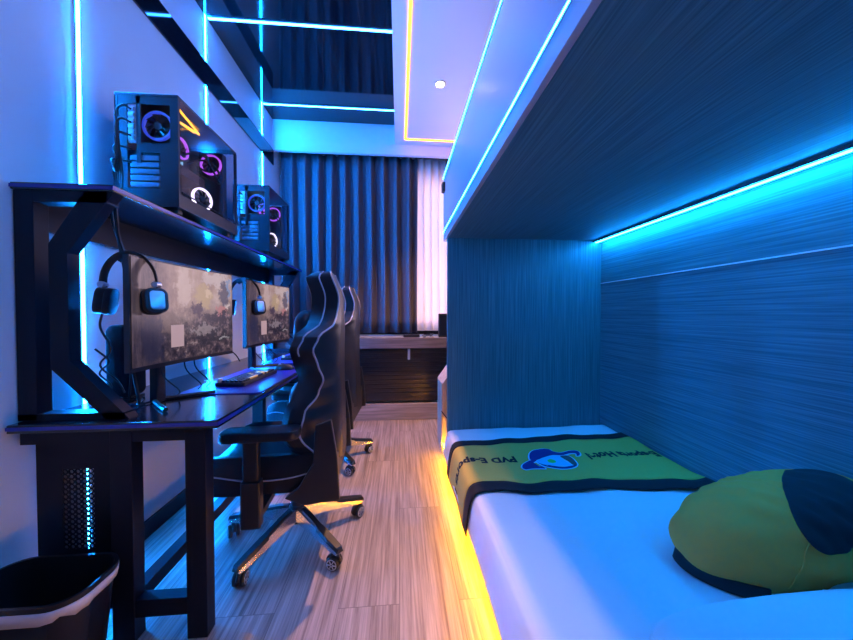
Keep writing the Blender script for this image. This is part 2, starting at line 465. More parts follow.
# ------------------------------------------------------------------ curtains, sill cabinet
def curtain(name, x0, x1, z0, z1, y, per, amp, mat, lab, cat, seed):
    rnd = random.Random(seed)
    n = int((x1-x0)/per); ph = [rnd.uniform(-.25, .25) for _ in range(n+3)]
    def fn(u, v):
        x = x0+(x1-x0)*u
        s = (x-x0)/per; k = int(s); fr = s-k
        q = math.sin(2*PI*(s+.12*math.sin(2*PI*s)))
        a = amp*(1+.35*ph[k]*(1-fr)+.35*ph[k+1]*fr)
        top = .65+.35*min(1, v/.2) if False else 1-.35*max(0, (v-.85)/.15)
        dx = .012*math.sin(v*3+k)*(1-v)
        return V((x+dx, y+a*q*top+.012*math.sin(4*v+s), z0+(z1-z0)*v))
    bm = bmesh.new(); grid(bm, fn, n*20, 14)
    o = obj(name, bm, mat, smooth='all', solid=.003)
    return tag(o, lab, cat)
curtain('blackout_curtain', -1.235, .205, .925, 2.83, 3.57, .137, .042, curt_m,
        'dark blue-grey pleated blackout curtain hanging before the window', 'curtain', 3)
curtain('sheer_curtain', .19, .56, .945, 2.83, 3.605, .085, .022, sheer_m,
        'pale pink sheer curtain at the right of the dark curtain', 'curtain', 5)
bm = bmesh.new(); bxf(bm, XL+.02, XR-.02, 3.55, 3.60, 2.835, 2.86)
tag(obj('curtain_rail', bm, metal_b), 'dark curtain rail behind the ceiling pelmet', 'curtain rail')

t = thing('sill_cabinet', 'low dark wooden window-sill cabinet across the far wall under the curtains', 'cabinet', (.15, 3.45, 0))
bm = bmesh.new(); bxf(bm, XL-.15+.005, XR-.155, -.10, .165, .775, .885, bev=.004); obj('worktop', bm, bench_m, t)
bm = bmesh.new()
bxf(bm, XL-.145, XR-.155, .02, .05, .20, .775)
for i in range(11):
    z = .255+i*.046; bxf(bm, XL-.145, XR-.155, .012, .021, z, z+.038, bev=.003)
obj('slatted_panel', bm, slat_m, t)
bm = bmesh.new(); bxf(bm, XL-.145, XR-.155, .005, .06, 0, .175, bev=.004)
obj('plinth', bm, plinth_m, t)
bm = bmesh.new(); bxf(bm, -.06, -.035, -.075, -.06, .655, .775, bev=.003); bxf(bm, -.06, -.035, -.075, .02, .76, .775)
obj('bracket', bm, silver, t)
# odds and ends on the sill
t = thing('power_strip', 'small black box on the sill under the end of the dark curtain', 'device', (.13, 3.43, .885), .1)
bm = bmesh.new(); bxf(bm, -.085, .085, -.025, .025, 0, .032, bev=.005); obj('body', bm, dark_m, t)
for i in range(3): box('socket', (-.06+i*.05, -.035+i*.05, -.018, .012, .0325, .035), metal_b, t)
t = thing('coiled_cable', 'tangled dark cable with bright plugs on the sill below the sheer curtain', 'cable', (.30, 3.43, .885))
bm = bmesh.new()
tube(bm, smooth_path([(.055*math.cos(a*.9)*(1+.2*math.sin(a)), .03*math.sin(a*.9), .008+.004*math.sin(2*a)+.002*a) for a in range(16)], 4), .004, 6)
obj('cord', bm, dark_m, t, smooth=True)
box('plug', (.02, .06, -.045, -.03, .0, .016), chrome, t, .003); box('plug', (-.05, -.02, -.04, -.028, .0, .018), chrome, t, .003)
t = thing('tablet_stand', 'upright black box on the sill at the edge of the bunk', 'device', (.47, 3.45, .885))
bm = bmesh.new(); bxf(bm, -.05, .07, -.03, .03, 0, .25, bev=.006); obj('body', bm, dark_m, t)
bm = bmesh.new(); bxf(bm, -.04, .06, -.032, -.0302, .02, .23); obj('front_face', bm, metal_b, t)

# ------------------------------------------------------------------ bunk
BX = .35; BY1 = 2.55; PY = 2.42
t = thing('bunk_bed', 'built-in wooden bunk bed with upper deck and light strips along its rail', 'bunk bed', (BX, PY, 0))
ox, oy = BX, PY
def bb(name, b, mat, par=t, bev=0., **k):
    bm = bmesh.new(); bxf(bm, b[0]-ox, b[1]-ox, b[2]-oy, b[3]-oy, b[4], b[5], bev=bev)
    return obj(name, bm, mat, par, **k)
bb('end_panel', (BX+.015, XR, PY, PY+.045, 0, 1.70), wood_p)
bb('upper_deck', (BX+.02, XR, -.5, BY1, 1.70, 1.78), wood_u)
rail = bb('guard_rail', (BX, BX+.02, -.5, BY1, 1.70, 2.225), rail_m, bev=.002)
bb('light_strip', (BX-.004, BX, -.5, BY1, 1.766, 1.773), led_bunk, rail)
for z in (1.764, 1.773): bb('profile_side', (BX-.0032, BX, -.5, BY1, z, z+.002), trim_m, rail)
bb('light_strip', (BX-.004, BX, -.5, BY1, 2.187, 2.193), led_bunk, rail)
for z in (2.185, 2.193): bb('profile_side', (BX-.0032, BX, -.5, BY1, z, z+.002), trim_m, rail)
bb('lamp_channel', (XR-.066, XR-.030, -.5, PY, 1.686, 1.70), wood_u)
bb('light_strip', (XR-.056, XR-.040, -.5, PY-.004, 1.681, 1.6858), led_under)
bb('bed_base', (BX+.10, XR, -.5, PY, 0, .10), slat_m)
bb('light_strip', (BX-.006, BX+.006, -.5, 2.585, .084, .092), led_floor)
bm = bmesh.new(); bxf(bm, BX-.022-ox, BX-ox, BY1-.10-oy, BY1-.04-oy, 2.06, 2.13, bev=.003); obj('bracket', bm, dark_m, t)

# storage step behind the end panel
t = thing('storage_step', 'pale wooden storage step with sloping top beyond the bunk end panel', 'cabinet', (.345, 2.60, 0))
bm = bmesh.new(); prism(bm, [(0, 0), (.6, 0), (.6, .75), (.10, .70), (0, .56)], 'y', 0, .30, .003); obj('body', bm, step_m, t)
bm = bmesh.new(); prism(bm, [(-.004, .02), (.20, .02), (.20, .07), (-.004, .335)], 'y', -.012, -.0005, .002); obj('drawer_front', bm, step_m, t)
bm = bmesh.new(); prism(bm, [(-.004, .337), (.20, .072), (.20, .080), (-.004, .350)], 'y', -.006, -.0003); obj('shadow_gap', bm, dark_m, t)

# mattress with white sheet
ZM = .272
t = thing('mattress', 'lower bunk mattress under a smooth white sheet', 'mattress', (BX, 1.0, 0))
MX0, MX1 = BX-.005, XR-.005
def sheet(u, v):
    # u across (0 floor edge on the aisle .. 1 wall), v along
    y = -.45+v*(PY-.01+.45)
    prof = [(MX0-.020, .10), (MX0-.014, .13), (MX0-.006, .18), (MX0+.004, .225), (MX0+.016, .253), (MX0+.035, .266), (MX0+.07, .271)]
    n = len(prof)-1
    if u < .3:
        s = u/.3*n; k = min(n-1, int(s)); f = s-k
        x = prof[k][0]*(1-f)+prof[k+1][0]*f; z = prof[k][1]*(1-f)+prof[k+1][1]*f
    else:
        x = prof[n][0]+(MX1-prof[n][0])*(u-.3)/.7; z = prof[n][1]
    if u >= .25:
        z += .0025*math.sin(x*9+y*3)+.0018*math.sin(x*23-y*2)+.002*math.sin(y*11+x*4)
    else:
        x += .004*math.sin(y*6)*(.25-u)*4
    # ends fall away at the far panel
    e = max(0, (v-.985)/.015); z -= .03*e*e
    return V((x-BX, y-1.0, z))
bm = bmesh.new(); grid(bm, sheet, 60, 120)
obj('sheet', bm, sheet_m, t, smooth='all', solid=.004)
bm = bmesh.new(); bxf(bm, MX0+.03-BX, MX1-BX, -1.43, PY-.02-1.0, .105, .255, bev=.02); obj('core', bm, sheet_m, t)

# ------------------------------------------------------------------ bed runner
RNX = BX-.012
RC = [(RNX-.020, .075), (RNX-.014, .13), (RNX-.007, .19), (RNX+.002, .235), (RNX+.014, .266), (RNX+.038, .282), (RNX+.075, .288)]
LEN = [0]
for a, b in zip(RC, RC[1:]): LEN.append(LEN[-1]+math.hypot(b[0]-a[0], b[1]-a[1]))
RTOP = LEN[-1]; REND = RTOP+(XR-.012-RC[-1][0])
def y_near(s): return 1.50-.065*max(0, s-RTOP)/1.1+.008*math.sin(s*9)+.004*math.sin(s*23)
def y_far(s): return 2.115+.045*max(0, s-RTOP)/1.1+.006*math.sin(s*8+1)
def runner(s, y, lift=0.):
    """point at arc length s from the floor end, at depth y"""
    if s >= RTOP:
        x = RC[-1][0]+s-RTOP; z = RC[-1][1]; nx, nz = 0, 1
        k = min(1, (s-RTOP)/.1)
        z += k*(.0035*math.sin(x*14+y*5)+.0025*math.sin(x*29-y*9)+.002*math.sin(y*21+x*6))
        c = max(0, (s-REND+.10)/.10); z += .010*c*c*math.exp(-((y-1.5)/.08)**2)
    else:
        i = 0
        while i < len(LEN)-2 and s > LEN[i+1]: i += 1
        f = (s-LEN[i])/(LEN[i+1]-LEN[i])
        x = RC[i][0]*(1-f)+RC[i+1][0]*f; z = RC[i][1]*(1-f)+RC[i+1][1]*f
        dx, dz = RC[i+1][0]-RC[i][0], RC[i+1][1]-RC[i][1]; l = math.hypot(dx, dz); nx, nz = -dz/l, dx/l
        x -= .006*(1-s/RTOP)*math.sin(y*13)*0.6
    return V((x+nx*lift, y, z+nz*lift))
t = thing('bed_runner', 'gold bed runner with black borders and lettering laid across the white bed', 'bed runner', (0, 0, 0))
BW = .085
def rgrid(a, b, lift=0., nv=10):
    bm = bmesh.new()
    def fn(u, v):
        s = REND*u; yn, yf = y_near(s), y_far(s)
        y = (yn+(yf-yn)*(a[1] if a[0] else 0)+(0 if a[0] else 0))
        ya = yn+a; yb = yn+b
        return runner(s, ya+(yb-ya)*v, lift)
    return bm, fn
def band(name, fa, fb, mat, nv):
    bm = bmesh.new()
    def fn(u, v):
        s = REND*u; a = fa(s); b = fb(s)
        return runner(s, a+(b-a)*v)
    grid(bm, fn, 90, nv)
    return obj(name, bm, mat, t, smooth='all', solid=.004)
band('cloth', lambda s: y_near(s)+BW, lambda s: y_far(s)-BW, gold_m, 16)
band('border', lambda s: y_near(s), lambda s: y_near(s)+BW, black_c, 4)
band('border', lambda s: y_far(s)-BW, lambda s: y_far(s), black_c, 4)
def text_on_runner(name, txt, s_start, ybase, size, sx=1.):
    """lettering reads from the wall side, upside down to the viewer: runs towards -x"""
    cu = bpy.data.curves.new('txt', 'FONT'); cu.body = txt; cu.size = size; cu.resolution_u = 3; cu.offset = .005; cu.space_character = 1.06
    to = bpy.data.objects.new('txt', cu); COL.objects.link(to)
    dg = bpy.context.evaluated_depsgraph_get()
    me = bpy.data.meshes.new_from_object(to.evaluated_get(dg))
    bpy.data.objects.remove(to)
    bm = bmesh.new(); bm.from_mesh(me); bpy.data.meshes.remove(me)
    for _ in range(2):
        lg = [e for e in bm.edges if e.calc_length() > .02]
        if lg: bmesh.ops.subdivide_edges(bm, edges=lg, cuts=1); bmesh.ops.triangulate(bm, faces=bm.faces[:])
    for v in bm.verts:
        s = s_start-v.co.x*sx; y = ybase-v.co.y
        v.co = runner(max(.012, s), y, .0032)
    return obj(name, bm, ink_m, t)
def s_of(x): return RTOP+x-RC[-1][0]
text_on_runner('lettering', 'E-sports Hotel', s_of(1.552), 1.85, .095, .735)
text_on_runner('lettering', 'PVD E-sports Hotel', s_of(.675), 1.85, .095, .80)
def flat(name, pts, mat, lift, n=1):
    """smooth closed outline given as points on the cloth"""
    P = [V((x, y, 0)) for x, y in pts]; m = len(P); out = []
    for i in range(m):
        a, b, c, d = P[i-1], P[i], P[(i+1) % m], P[(i+2) % m]
        for k in range(6):
            q = k/6
            out.append(.5*((2*b)+(c-a)*q+(2*a-5*b+4*c-d)*q*q+(3*b-a-3*c+d)*q**3))
    bm = bmesh.new(); vs = [bm.verts.new(p) for p in out]
    f = bm.faces.new(vs); bmesh.ops.triangulate(bm, faces=[f])
    lg = [e for e in bm.edges if e.calc_length() > .05]
    bmesh.ops.subdivide_edges(bm, edges=lg, cuts=3); bmesh.ops.triangulate(bm, faces=bm.faces[:])
    for v in bm.verts: v.co = runner(s_of(v.co.x), v.co.y, lift)
    return obj(name, bm, mat, t)
def grow(pts, d):
    cx = sum(p[0] for p in pts)/len(pts); cy = sum(p[1] for p in pts)/len(pts)
    o = []; m = len(pts)
    area = sum(pts[i][0]*pts[(i+1) % m][1]-pts[(i+1) % m][0]*pts[i][1] for i in range(m))
    sg = 1 if area > 0 else -1
    for i in range(m):
        a, c = pts[i-1], pts[(i+1) % m]
        tx, ty = c[0]-a[0], c[1]-a[1]; l = math.hypot(tx, ty) or 1
        o.append((pts[i][0]+sg*ty/l*d, pts[i][1]-sg*tx/l*d))
    return o
cap = [(0.753, 1.8), (0.774, 1.863), (0.81, 1.903), (0.855, 1.918), (0.9, 1.93), (0.926, 1.925), (0.935, 1.899), (0.977, 1.882), (1.04, 1.896), (1.08, 1.886), (1.081, 1.855), (1.062, 1.826), (1.046, 1.822), (1.054, 1.851), (1.021, 1.86), (0.969, 1.846), (0.909, 1.845), (0.847, 1.815), (0.776, 1.782)]
tail = [(0.779, 1.787), (0.746, 1.79), (0.696, 1.756), (0.673, 1.716), (0.682, 1.693), (0.721, 1.694), (0.761, 1.683), (0.784, 1.675), (0.776, 1.705), (0.736, 1.706), (0.718, 1.722), (0.736, 1.752), (0.772, 1.771)]
eye = [(0.777, 1.776), (0.842, 1.816), (0.908, 1.842), (0.945, 1.83), (0.945, 1.779), (0.958, 1.718), (0.929, 1.71), (0.893, 1.718), (0.844, 1.712), (0.803, 1.72), (0.783, 1.743)]
side = [(0.949, 1.834), (0.992, 1.838), (1.005, 1.802), (0.998, 1.746), (0.986, 1.721), (0.965, 1.72), (0.962, 1.771)]
under = [(0.775, 1.765), (0.792, 1.708), (0.83, 1.683), (0.87, 1.674), (0.927, 1.679), (0.973, 1.703), (0.99, 1.726), (0.956, 1.713), (0.893, 1.699), (0.842, 1.708), (0.799, 1.723)]
dot = [(0.841, 1.771), (0.865, 1.788), (0.887, 1.778), (0.884, 1.756), (0.858, 1.74), (0.839, 1.749)]
for p in (cap, tail, eye, side, under): flat('emblem_halo', grow(p, .008), lg_halo, .0030)
for p, m, l in ((under, lg_navy, .0036), (eye, lg_cyan, .0042), (side, lg_grey, .0046), (dot, lg_green, .0052), (cap, lg_navy, .0050), (tail, lg_navy, .0050)):
    flat('emblem', p, m, l)

# ------------------------------------------------------------------ cushion and duvet
t = thing('cushion', 'plump olive cushion with a black end panel leaning on the wooden wall', 'cushion', (1.275, .985, ZM), 0)
CA, CB, CC = .34, .175, .15
CM = Matrix.Translation((0, 0, .142)) @ Euler((math.radians(-4), math.radians(-14), math.radians(-4))).to_matrix().to_4x4()
def csurf(d, off=0.):
    d = d.normalized()
    p = 2.15
    r = (abs(d.x/CA)**p+abs(d.y/CB)**p+abs(d.z/CC)**p)**(-1/p)
    wr = .004*math.sin(d.x*9+d.z*14)*math.sin(d.y*8+2)+.003*math.sin(d.x*21+d.y*13)
    q = CM @ (d*(r+wr+off))
    if q.z < .004+max(0, off): q.z = .004+max(0, off)*.5
    q.x = min(q.x, XR-.008-1.275+max(0, off)*.5)
    return q
bm = bmesh.new()
def cf(u, v):
    th = PI*(v*.998+.001); ph = 2*PI*u
    return csurf(V((math.sin(th)*math.cos(ph)*CA, math.sin(th)*math.sin(ph)*CB, math.cos(th)*CC)))
grid(bm, cf, 96, 48); bmesh.ops.remove_doubles(bm, verts=bm.verts[:], dist=.0005)
obj('cover', bm, olive_m, t, smooth='all')
def patch(name, axis, a, b, mat, off, rot=0.):
    axis = V(axis).normalized(); e1 = V((0, 0, 1)).cross(axis).normalized(); e2 = axis.cross(e1)
    c, s = math.cos(rot), math.sin(rot); e1, e2 = e1*c+e2*s, e2*c-e1*s
    bm = bmesh.new()
    def fn(u, v):
        th = 2*PI*u; rr = v
        return csurf(axis+e1*(a*rr*math.cos(th))+e2*(b*rr*math.sin(th)), off)
    grid(bm, fn, 64, 20); bmesh.ops.remove_doubles(bm, verts=bm.verts[:], dist=.0003)
    return obj(name, bm, mat, t, smooth='all', solid=.004)
patch('end_panel', (.40, -.60, .66), 1.35, .58, black_c, .0025, .3)
bm = bmesh.new()
for k in range(1):
    pts = [csurf(V((-.30+.26*q, -.30-.03*q, -.12+.36*q)), .001) for q in [i/14 for i in range(15)]]
    tube(bm, pts, .0022, 6)
obj('seam', bm, olive_m, t, smooth=True)
bm = bmesh.new()
def hem(u, v):
    th = PI*(.92+.40*u)
    p = V((math.cos(th)*CA*.97, math.sin(th)*CB*.97, 0)); q = CM @ p
    return V((q.x*(1.0+.03*v), q.y*(1.0+.03*v), .04*(1-v)+.006))
grid(bm, hem, 40, 4); obj('hem', bm, black_c, t, smooth='all', solid=.006)

t = thing('pillow', 'white pillow in the near corner of the bed before the olive cushion', 'pillow', (1.06, .635, ZM))
bm = bmesh.new()
def pil(u, v):
    th = 2*PI*u; ph = PI*(v-.5)*.999
    x = math.copysign(abs(math.cos(th))**.55, math.cos(th))*math.cos(ph)**.6; y = math.copysign(abs(math.sin(th))**.55, math.sin(th))*math.cos(ph)**.6
    z = math.sin(ph)
    return V((x*.46, y*.17, .059+z*(.057+.012*math.sin(x*3+1))))
grid(bm, pil, 72, 28); bmesh.ops.remove_doubles(bm, verts=bm.verts[:], dist=.0005)
obj('pillowcase', bm, sheet_m, t, smooth='all')
bm = bmesh.new()
tube(bm, [pil(u/72, .5)*1.0 for u in range(72)], .004, 6, closed=True); obj('seam', bm, sheet_m, t, smooth=True)

# ------------------------------------------------------------------ desk with hutch
DX0, DX1, DY0, DY1, DZ = -1.262, -.613, 1.15, 3.36, .77
t = thing('gaming_desk', 'long black metal gaming desk with a raised hutch shelf along the left wall', 'desk', (-.92, 1.155, 0))
ox, oy = -.92, 1.155
def dd(name, b, mat, par=t, bev=0.):
    bm = bmesh.new(); bxf(bm, b[0]-ox, b[1]-ox, b[2]-oy, b[3]-oy, b[4], b[5], bev=bev); return obj(name, bm, mat, par)
top = dd('desktop', (DX0, DX1, DY0, DY1, DZ-.028, DZ), desk_m, bev=.003)
bm = bmesh.new()
bxf(bm, DX0-ox, DX1+.001-ox, DY0-oy-.0025, DY0-oy+.001, DZ-.018, DZ-.006); bxf(bm, DX1-.001-ox, DX1+.0025-ox, DY0-oy-.0025, DY1-oy, DZ-.018, DZ-.006)
obj('edge_band', bm, edge_m, top)
LY = 1.175
for y in (LY, 2.24, 3.25):
    dd('leg', (-.735, -.668, y, y+.05, 0, DZ-.028), metal_b, bev=.002)
    dd('leg', (-.975, -.905, y, y+.05, 0, DZ-.028), metal_b, bev=.002)
    dd('crossbar', (-.905, -.735, y+.004, y+.046, .085, .145), metal_b)
    dd('crossbar', (-.905, -.735, y+.004, y+.046, DZ-.075, DZ-.028), metal_b)
    dd('crossbar', (DX0+.01, -.975, y+.004, y+.046, DZ-.075, DZ-.028), metal_b)
dd('floor_rail', (-.962, -.915, LY+.05, 3.25, .10, .15), metal_b)
dd('cable_tray', (-1.20, -.98, 1.30, 2.1, DZ-.10, DZ-.032), metal_b)
# perforated steel end panel under the desk
bm = bmesh.new()
PX0, PX1, PZ0, PZ1 = -1.252, -1.005, .10, .72
hx0, hx1, hz0, hz1, nx, nz = -1.172, -1.068, .305, .588, 5, 16
Y = 1.225
for b in ((PX0, hx0, PZ0, PZ1), (hx1, PX1, PZ0, PZ1), (hx0, hx1, PZ0, hz0), (hx0, hx1, hz1, PZ1)):
    bxf(bm, b[0]-ox, b[1]-ox, Y-oy, Y+.003-oy, b[2], b[3])
cw, ch = (hx1-hx0)/nx, (hz1-hz0)/nz
for i in range(nx):
    for j in range(nz):
        x, z = hx0+i*cw, hz0+j*ch
        R = min(cw, ch)*.36; cx, cz = x+cw/2, z+ch/2
        ring = [(cx+R*math.cos(k*PI/6), cz+R*math.sin(k*PI/6)) for k in range(12)]
        sq = []
        for k in range(12):
            c, s_ = math.cos(k*PI/6), math.sin(k*PI/6); m_ = max(abs(c), abs(s_))
            sq.append((cx+cw/2*c/m_, cz+ch/2*s_/m_))
        A = [bm.verts.new((p[0]-ox, Y-oy, p[1])) for p in ring]; B = [bm.verts.new((p[0]-ox, Y-oy, p[1])) for p in sq]
        D = [bm.verts.new((p[0]-ox, Y+.003-oy, p[1])) for p in ring]
        for k in range(12):
            q = (k+1) % 12
            bm.faces.new((A[k], A[q], B[q], B[k])); bm.faces.new((A[k], D[k], D[q], A[q]))
        for cxs in ((0, 3), (3, 6), (6, 9), (9, 12)):
            pass
obj('perforated_panel', bm, metal_b, t, recalc=False)
bm = bmesh.new()
for xa, xb in ((hx0-.01, -1.105), (-1.088, hx1+.01)): bxf(bm, xa-ox, xb-ox, Y+.012-oy, Y+.016-oy, PZ0, PZ1)
bxf(bm, hx0-.014-ox, hx0-.01-ox, Y+.003-oy, Y+.016-oy, PZ0, PZ1)
obj('light_mask_plate', bm, trim_m, t)  # plate added to block light behind the holes except one column
bm = bmesh.new()
for b in ((PX0, PX1, PZ1, PZ1+.012), (PX0, PX1, PZ0-.012, PZ0)): bxf(bm, b[0]-ox, b[1]-ox, Y-.004-oy, Y+.02-oy, b[2], b[3])
bxf(bm, PX1-ox, PX1+.03-ox, Y-.004-oy, Y+.02-oy, PZ0, PZ1)
obj('panel_frame', bm, metal_b, t)
# hutch
SZ = 1.567; SX0, SX1 = XL+.002, -.962
shelf = dd('hutch_shelf', (SX0, SX1, 1.19, 3.33, SZ-.024, SZ), desk_m, bev=.003)
bm = bmesh.new()
bxf(bm, SX0-ox, SX1+.001-ox, 1.1875-oy, 1.191-oy, SZ-.018, SZ-.006); bxf(bm, SX1-.001-ox, SX1+.0025-ox, 1.1875-oy, 3.33-oy, SZ-.018, SZ-.006)
obj('edge_band', bm, edge_m, shelf)
def hutch_frame(y):
    par = dd('hutch_post', (XL+.006, XL+.066, y, y+.05, DZ, SZ-.024), metal_b, bev=.002)
    bm = bmesh.new()
    w_ = .052
    P = [(-.94, DZ), (-1.17, .945), (-1.17, 1.365), (-.975, SZ-.024)]
    Q = [(-.865, DZ), (-1.112, .972), (-1.112, 1.335), (-.895, SZ-.024)]
    Q[3] = (-.962, SZ-.024); P[3] = (-1.055, SZ-.024)
    P[0] = (-1.0, DZ); Q[0] = (-.925, DZ)
    vs = [(p[0]-ox, p[1]) for p in P]+[(p[0]-ox, p[1]) for p in Q[::-1]]
    for i in range(3):
        prism(bm, [(P[i][0]-ox, P[i][1]), (P[i+1][0]-ox, P[i+1][1]), (Q[i+1][0]-ox, Q[i+1][1]), (Q[i][0]-ox, Q[i][1])], 'y', y-oy, y+.04-oy)
    obj('hutch_bracket', bm, metal_b, t)
    dd('hutch_foot', (XL+.006, -.94, y, y+.05, DZ, DZ+.022), metal_b)
    dd('hutch_arm', (XL+.066, -.985, y, y+.05, SZ-.062, SZ-.024), metal_b)
hutch_frame(1.195); hutch_frame(3.25)
dd('back_rail', (XL+.012, XL+.03, 1.25, 3.25, 1.425, SZ-.024), metal_b)

# ------------------------------------------------------------------ computer towers
def fan(bm_ring, bm_bl, c, r, axis, n=9):
    axis = V(axis).normalized(); M = axis.to_track_quat('Z', 'Y').to_matrix().to_4x4(); M.translation = V(c)
    lathe(bm_ring, [(r*.86, -.006), (r, -.006), (r, .006), (r*.86, .006), (r*.86, -.006)], 32, M)
    tb = bmesh.new(); lathe(tb, [(.0001, .004), (r*.28, .004), (r*.3, -.004), (.0001, -.004)], 16); join(bm_bl, tb, M)
    for k in range(n):
        tb = bmesh.new()
        a = 2*PI*k/n
        def fb(u, v):
            rr = r*(.27+.55*u); th = a+(v-.5)*.5+u*.35
            return V((rr*math.cos(th), rr*math.sin(th), .005*(v-.5)*2))
        grid(tb, fb, 4, 3); join(bm_bl, tb, M)
def make_pc(loc, label, far=False):
    L_ = .42 if far else .50
    t = thing('computer_tower', label, 'computer', loc, 0, 'computer towers on the hutch shelf')
    W, Hh, h = .125, .49, L_/2
    bm = bmesh.new()      # shell: floor, roof, wall side, pillars
    bxf(bm, -W, W, -h, h, .018, .075); bxf(bm, -W, W, -h, h, Hh-.012, Hh, bev=.003)
    bxf(bm, -W, -W+.006, -h, h, .075, Hh-.012)
    for x in (-W, W-.012):
        for y in (-h, h-.012): bxf(bm, x, x+.012, y, y+.012, .075, Hh-.012)
    obj('chassis', bm, case_m, t)
    for x in (-.10, .07):
        for y in (-h+.03, h-.06): box('foot', (x, x+.03, y, y+.03, 0, .018), dark_m, t)
    # rear plate with openings (faces the viewer)
    bm = bmesh.new(); y0, y1 = -h+.002, -h+.006
    for b in ((-W+.012, -.078, .075, .478), (-.042, -.025, .20, .478), (.092, W-.012, .075, .478), (-.078, .092, .445, .478), (-.025, .092, .245, .285),
              (-.078, .092, .075, .095), (.05, .092, .095, .245)):
        bxf(bm, b[0], b[1], y0, y1, b[2], b[3])
    rp = obj('rear_panel', bm, case_m, t)
    bm = bmesh.new(); bxf(bm, -.077, -.043, y0+.004, y0+.012, .285, .445)
    for j in range(6): bxf(bm, -.072, -.050, y0-.004, y0+.004, .295+j*.024, .310+j*.024)
    obj('port_panel', bm, ioshield, rp)
    bm = bmesh.new()
    for j in range(5): bxf(bm, -.070, .045, y0+.002, y0+.008, .100+j*.028, .121+j*.028, bev=.002)
    obj('slot_cover', bm, slot_m, rp)
    b1 = bmesh.new(); b2 = bmesh.new(); fan(b1, b2, (.032, -h+.02, .365), .062, (0, -1, 0))
    fo = obj('rear_fan', b1, led_fan_blue, t, smooth=True); obj('blades', b2, dark_m, fo)
    # inside
    bm = bmesh.new(); bxf(bm, -.112, -.108, -h+.02, h-.10, .095, .46); obj('motherboard', bm, pcb_m, t)
    bm = bmesh.new(); bxf(bm, -.105, .045, -h+.02, h-.17, .215, .262, bev=.004); bxf(bm, -.10, .046, -h+.03, h-.18, .2145, .2148)
    obj('graphics_card', bm, case_m, t)
    bm = bmesh.new(); bxf(bm, -.09, .085, h-.075, h-.03, .09, .45, bev=.004); obj('radiator', bm, dark_m, t)
    bm = bmesh.new()
    for j in range(4): bxf(bm, -.106, -.075, .055+j*.013, .063+j*.013, .30, .425)
    obj('memory_stick', bm, led_ram, t)
    b1 = bmesh.new(); b2 = bmesh.new(); fan(b1, b2, (.0, -.03, .37), .050, (1, 0, 0))
    bxf(b2, -.106, -.01, -.075, .015, .325, .415)
    fo = obj('cooler_fan', b1, led_pink, t, smooth=True); obj('cooler', b2, dark_m, fo)
    for j, m in enumerate((led_white, led_pink)):
        b1 = bmesh.new(); b2 = bmesh.new(); fan(b1, b2, (.045, .055, .155) if j == 0 else (.03, h-.085, .38), .056 if j == 0 else .055, (1, -.35, 0) if j == 0 else (0, -1, 0))
        fo = obj('case_fan', b1, m, t, smooth=True); obj('blades', b2, dark_m, fo)
    if not far:
        bm = bmesh.new()
        zz = [(.095, -h+.05, .455), (.095, -h+.25, .445), (.095, -h+.245, .435), (.095, -h+.05, .400)]
        tube(bm, [V(p) for p in ((.10, -h+.02, .462), (.10, -h+.19, .425))], .0045, 6)
        tube(bm, [V(p) for p in ((.10, -h+.19, .425), (.10, -h+.02, .398))], .0045, 6)
        tube(bm, [V(p) for p in ((.10, -h+.02, .398), (.10, -h+.15, .412))], .0035, 6)
        obj('light_tube', bm, led_orange, t, smooth=True)
    bm = bmesh.new()
    for k, z in enumerate((.345, .36, .33)):
        tube(bm, smooth_path([(-.02, -.02+.03*k, z), (.05, .04+.02*k, z+.03), (.085, .13, z-.01-.02*k), (.05, .18, z-.04), (-.03, .14, z)], 6), .005, 6)
    obj('inner_hose', bm, dark_m, t, smooth=True)
    gl = bmesh.new(); bxf(gl, W-.001, W+.003, -h+.012, h-.004, .082, Hh-.014); obj('side_glass', gl, glass_m, t)
    gl = bmesh.new(); bxf(gl, -W+.012, W-.012, h-.004, h-.001, .082, Hh-.014); obj('front_glass', gl, glass_m, t)
    bm = bmesh.new()
    for k in range(5):
        z = .42-.055*k; r_ = random.Random(k)
        tube(bm, smooth_path([(-.06, -h-.001, z), (-.068-.01*k, -h-.035, z-.005), (-.085, -h-.045, z-.06), (-.075-.008*k, -h-.03, .15), (-.09, -h-.025, .02)], 6), .0045, 6)
    obj('cable', bm, dark_m, t, smooth=True)
    bm = bmesh.new(); tube(bm, [V((W+.004, -h+.015, .084)), V((W+.004, h-.006, .084))], .003, 6); obj('glass_trim', bm, metal_b, t)
    return t
make_pc((-1.056, 1.725, SZ), 'big near computer tower with orange light tubes on the hutch shelf')
make_pc((-1.056, 2.655, SZ), 'farther computer tower next to the curtain on the hutch shelf', True)

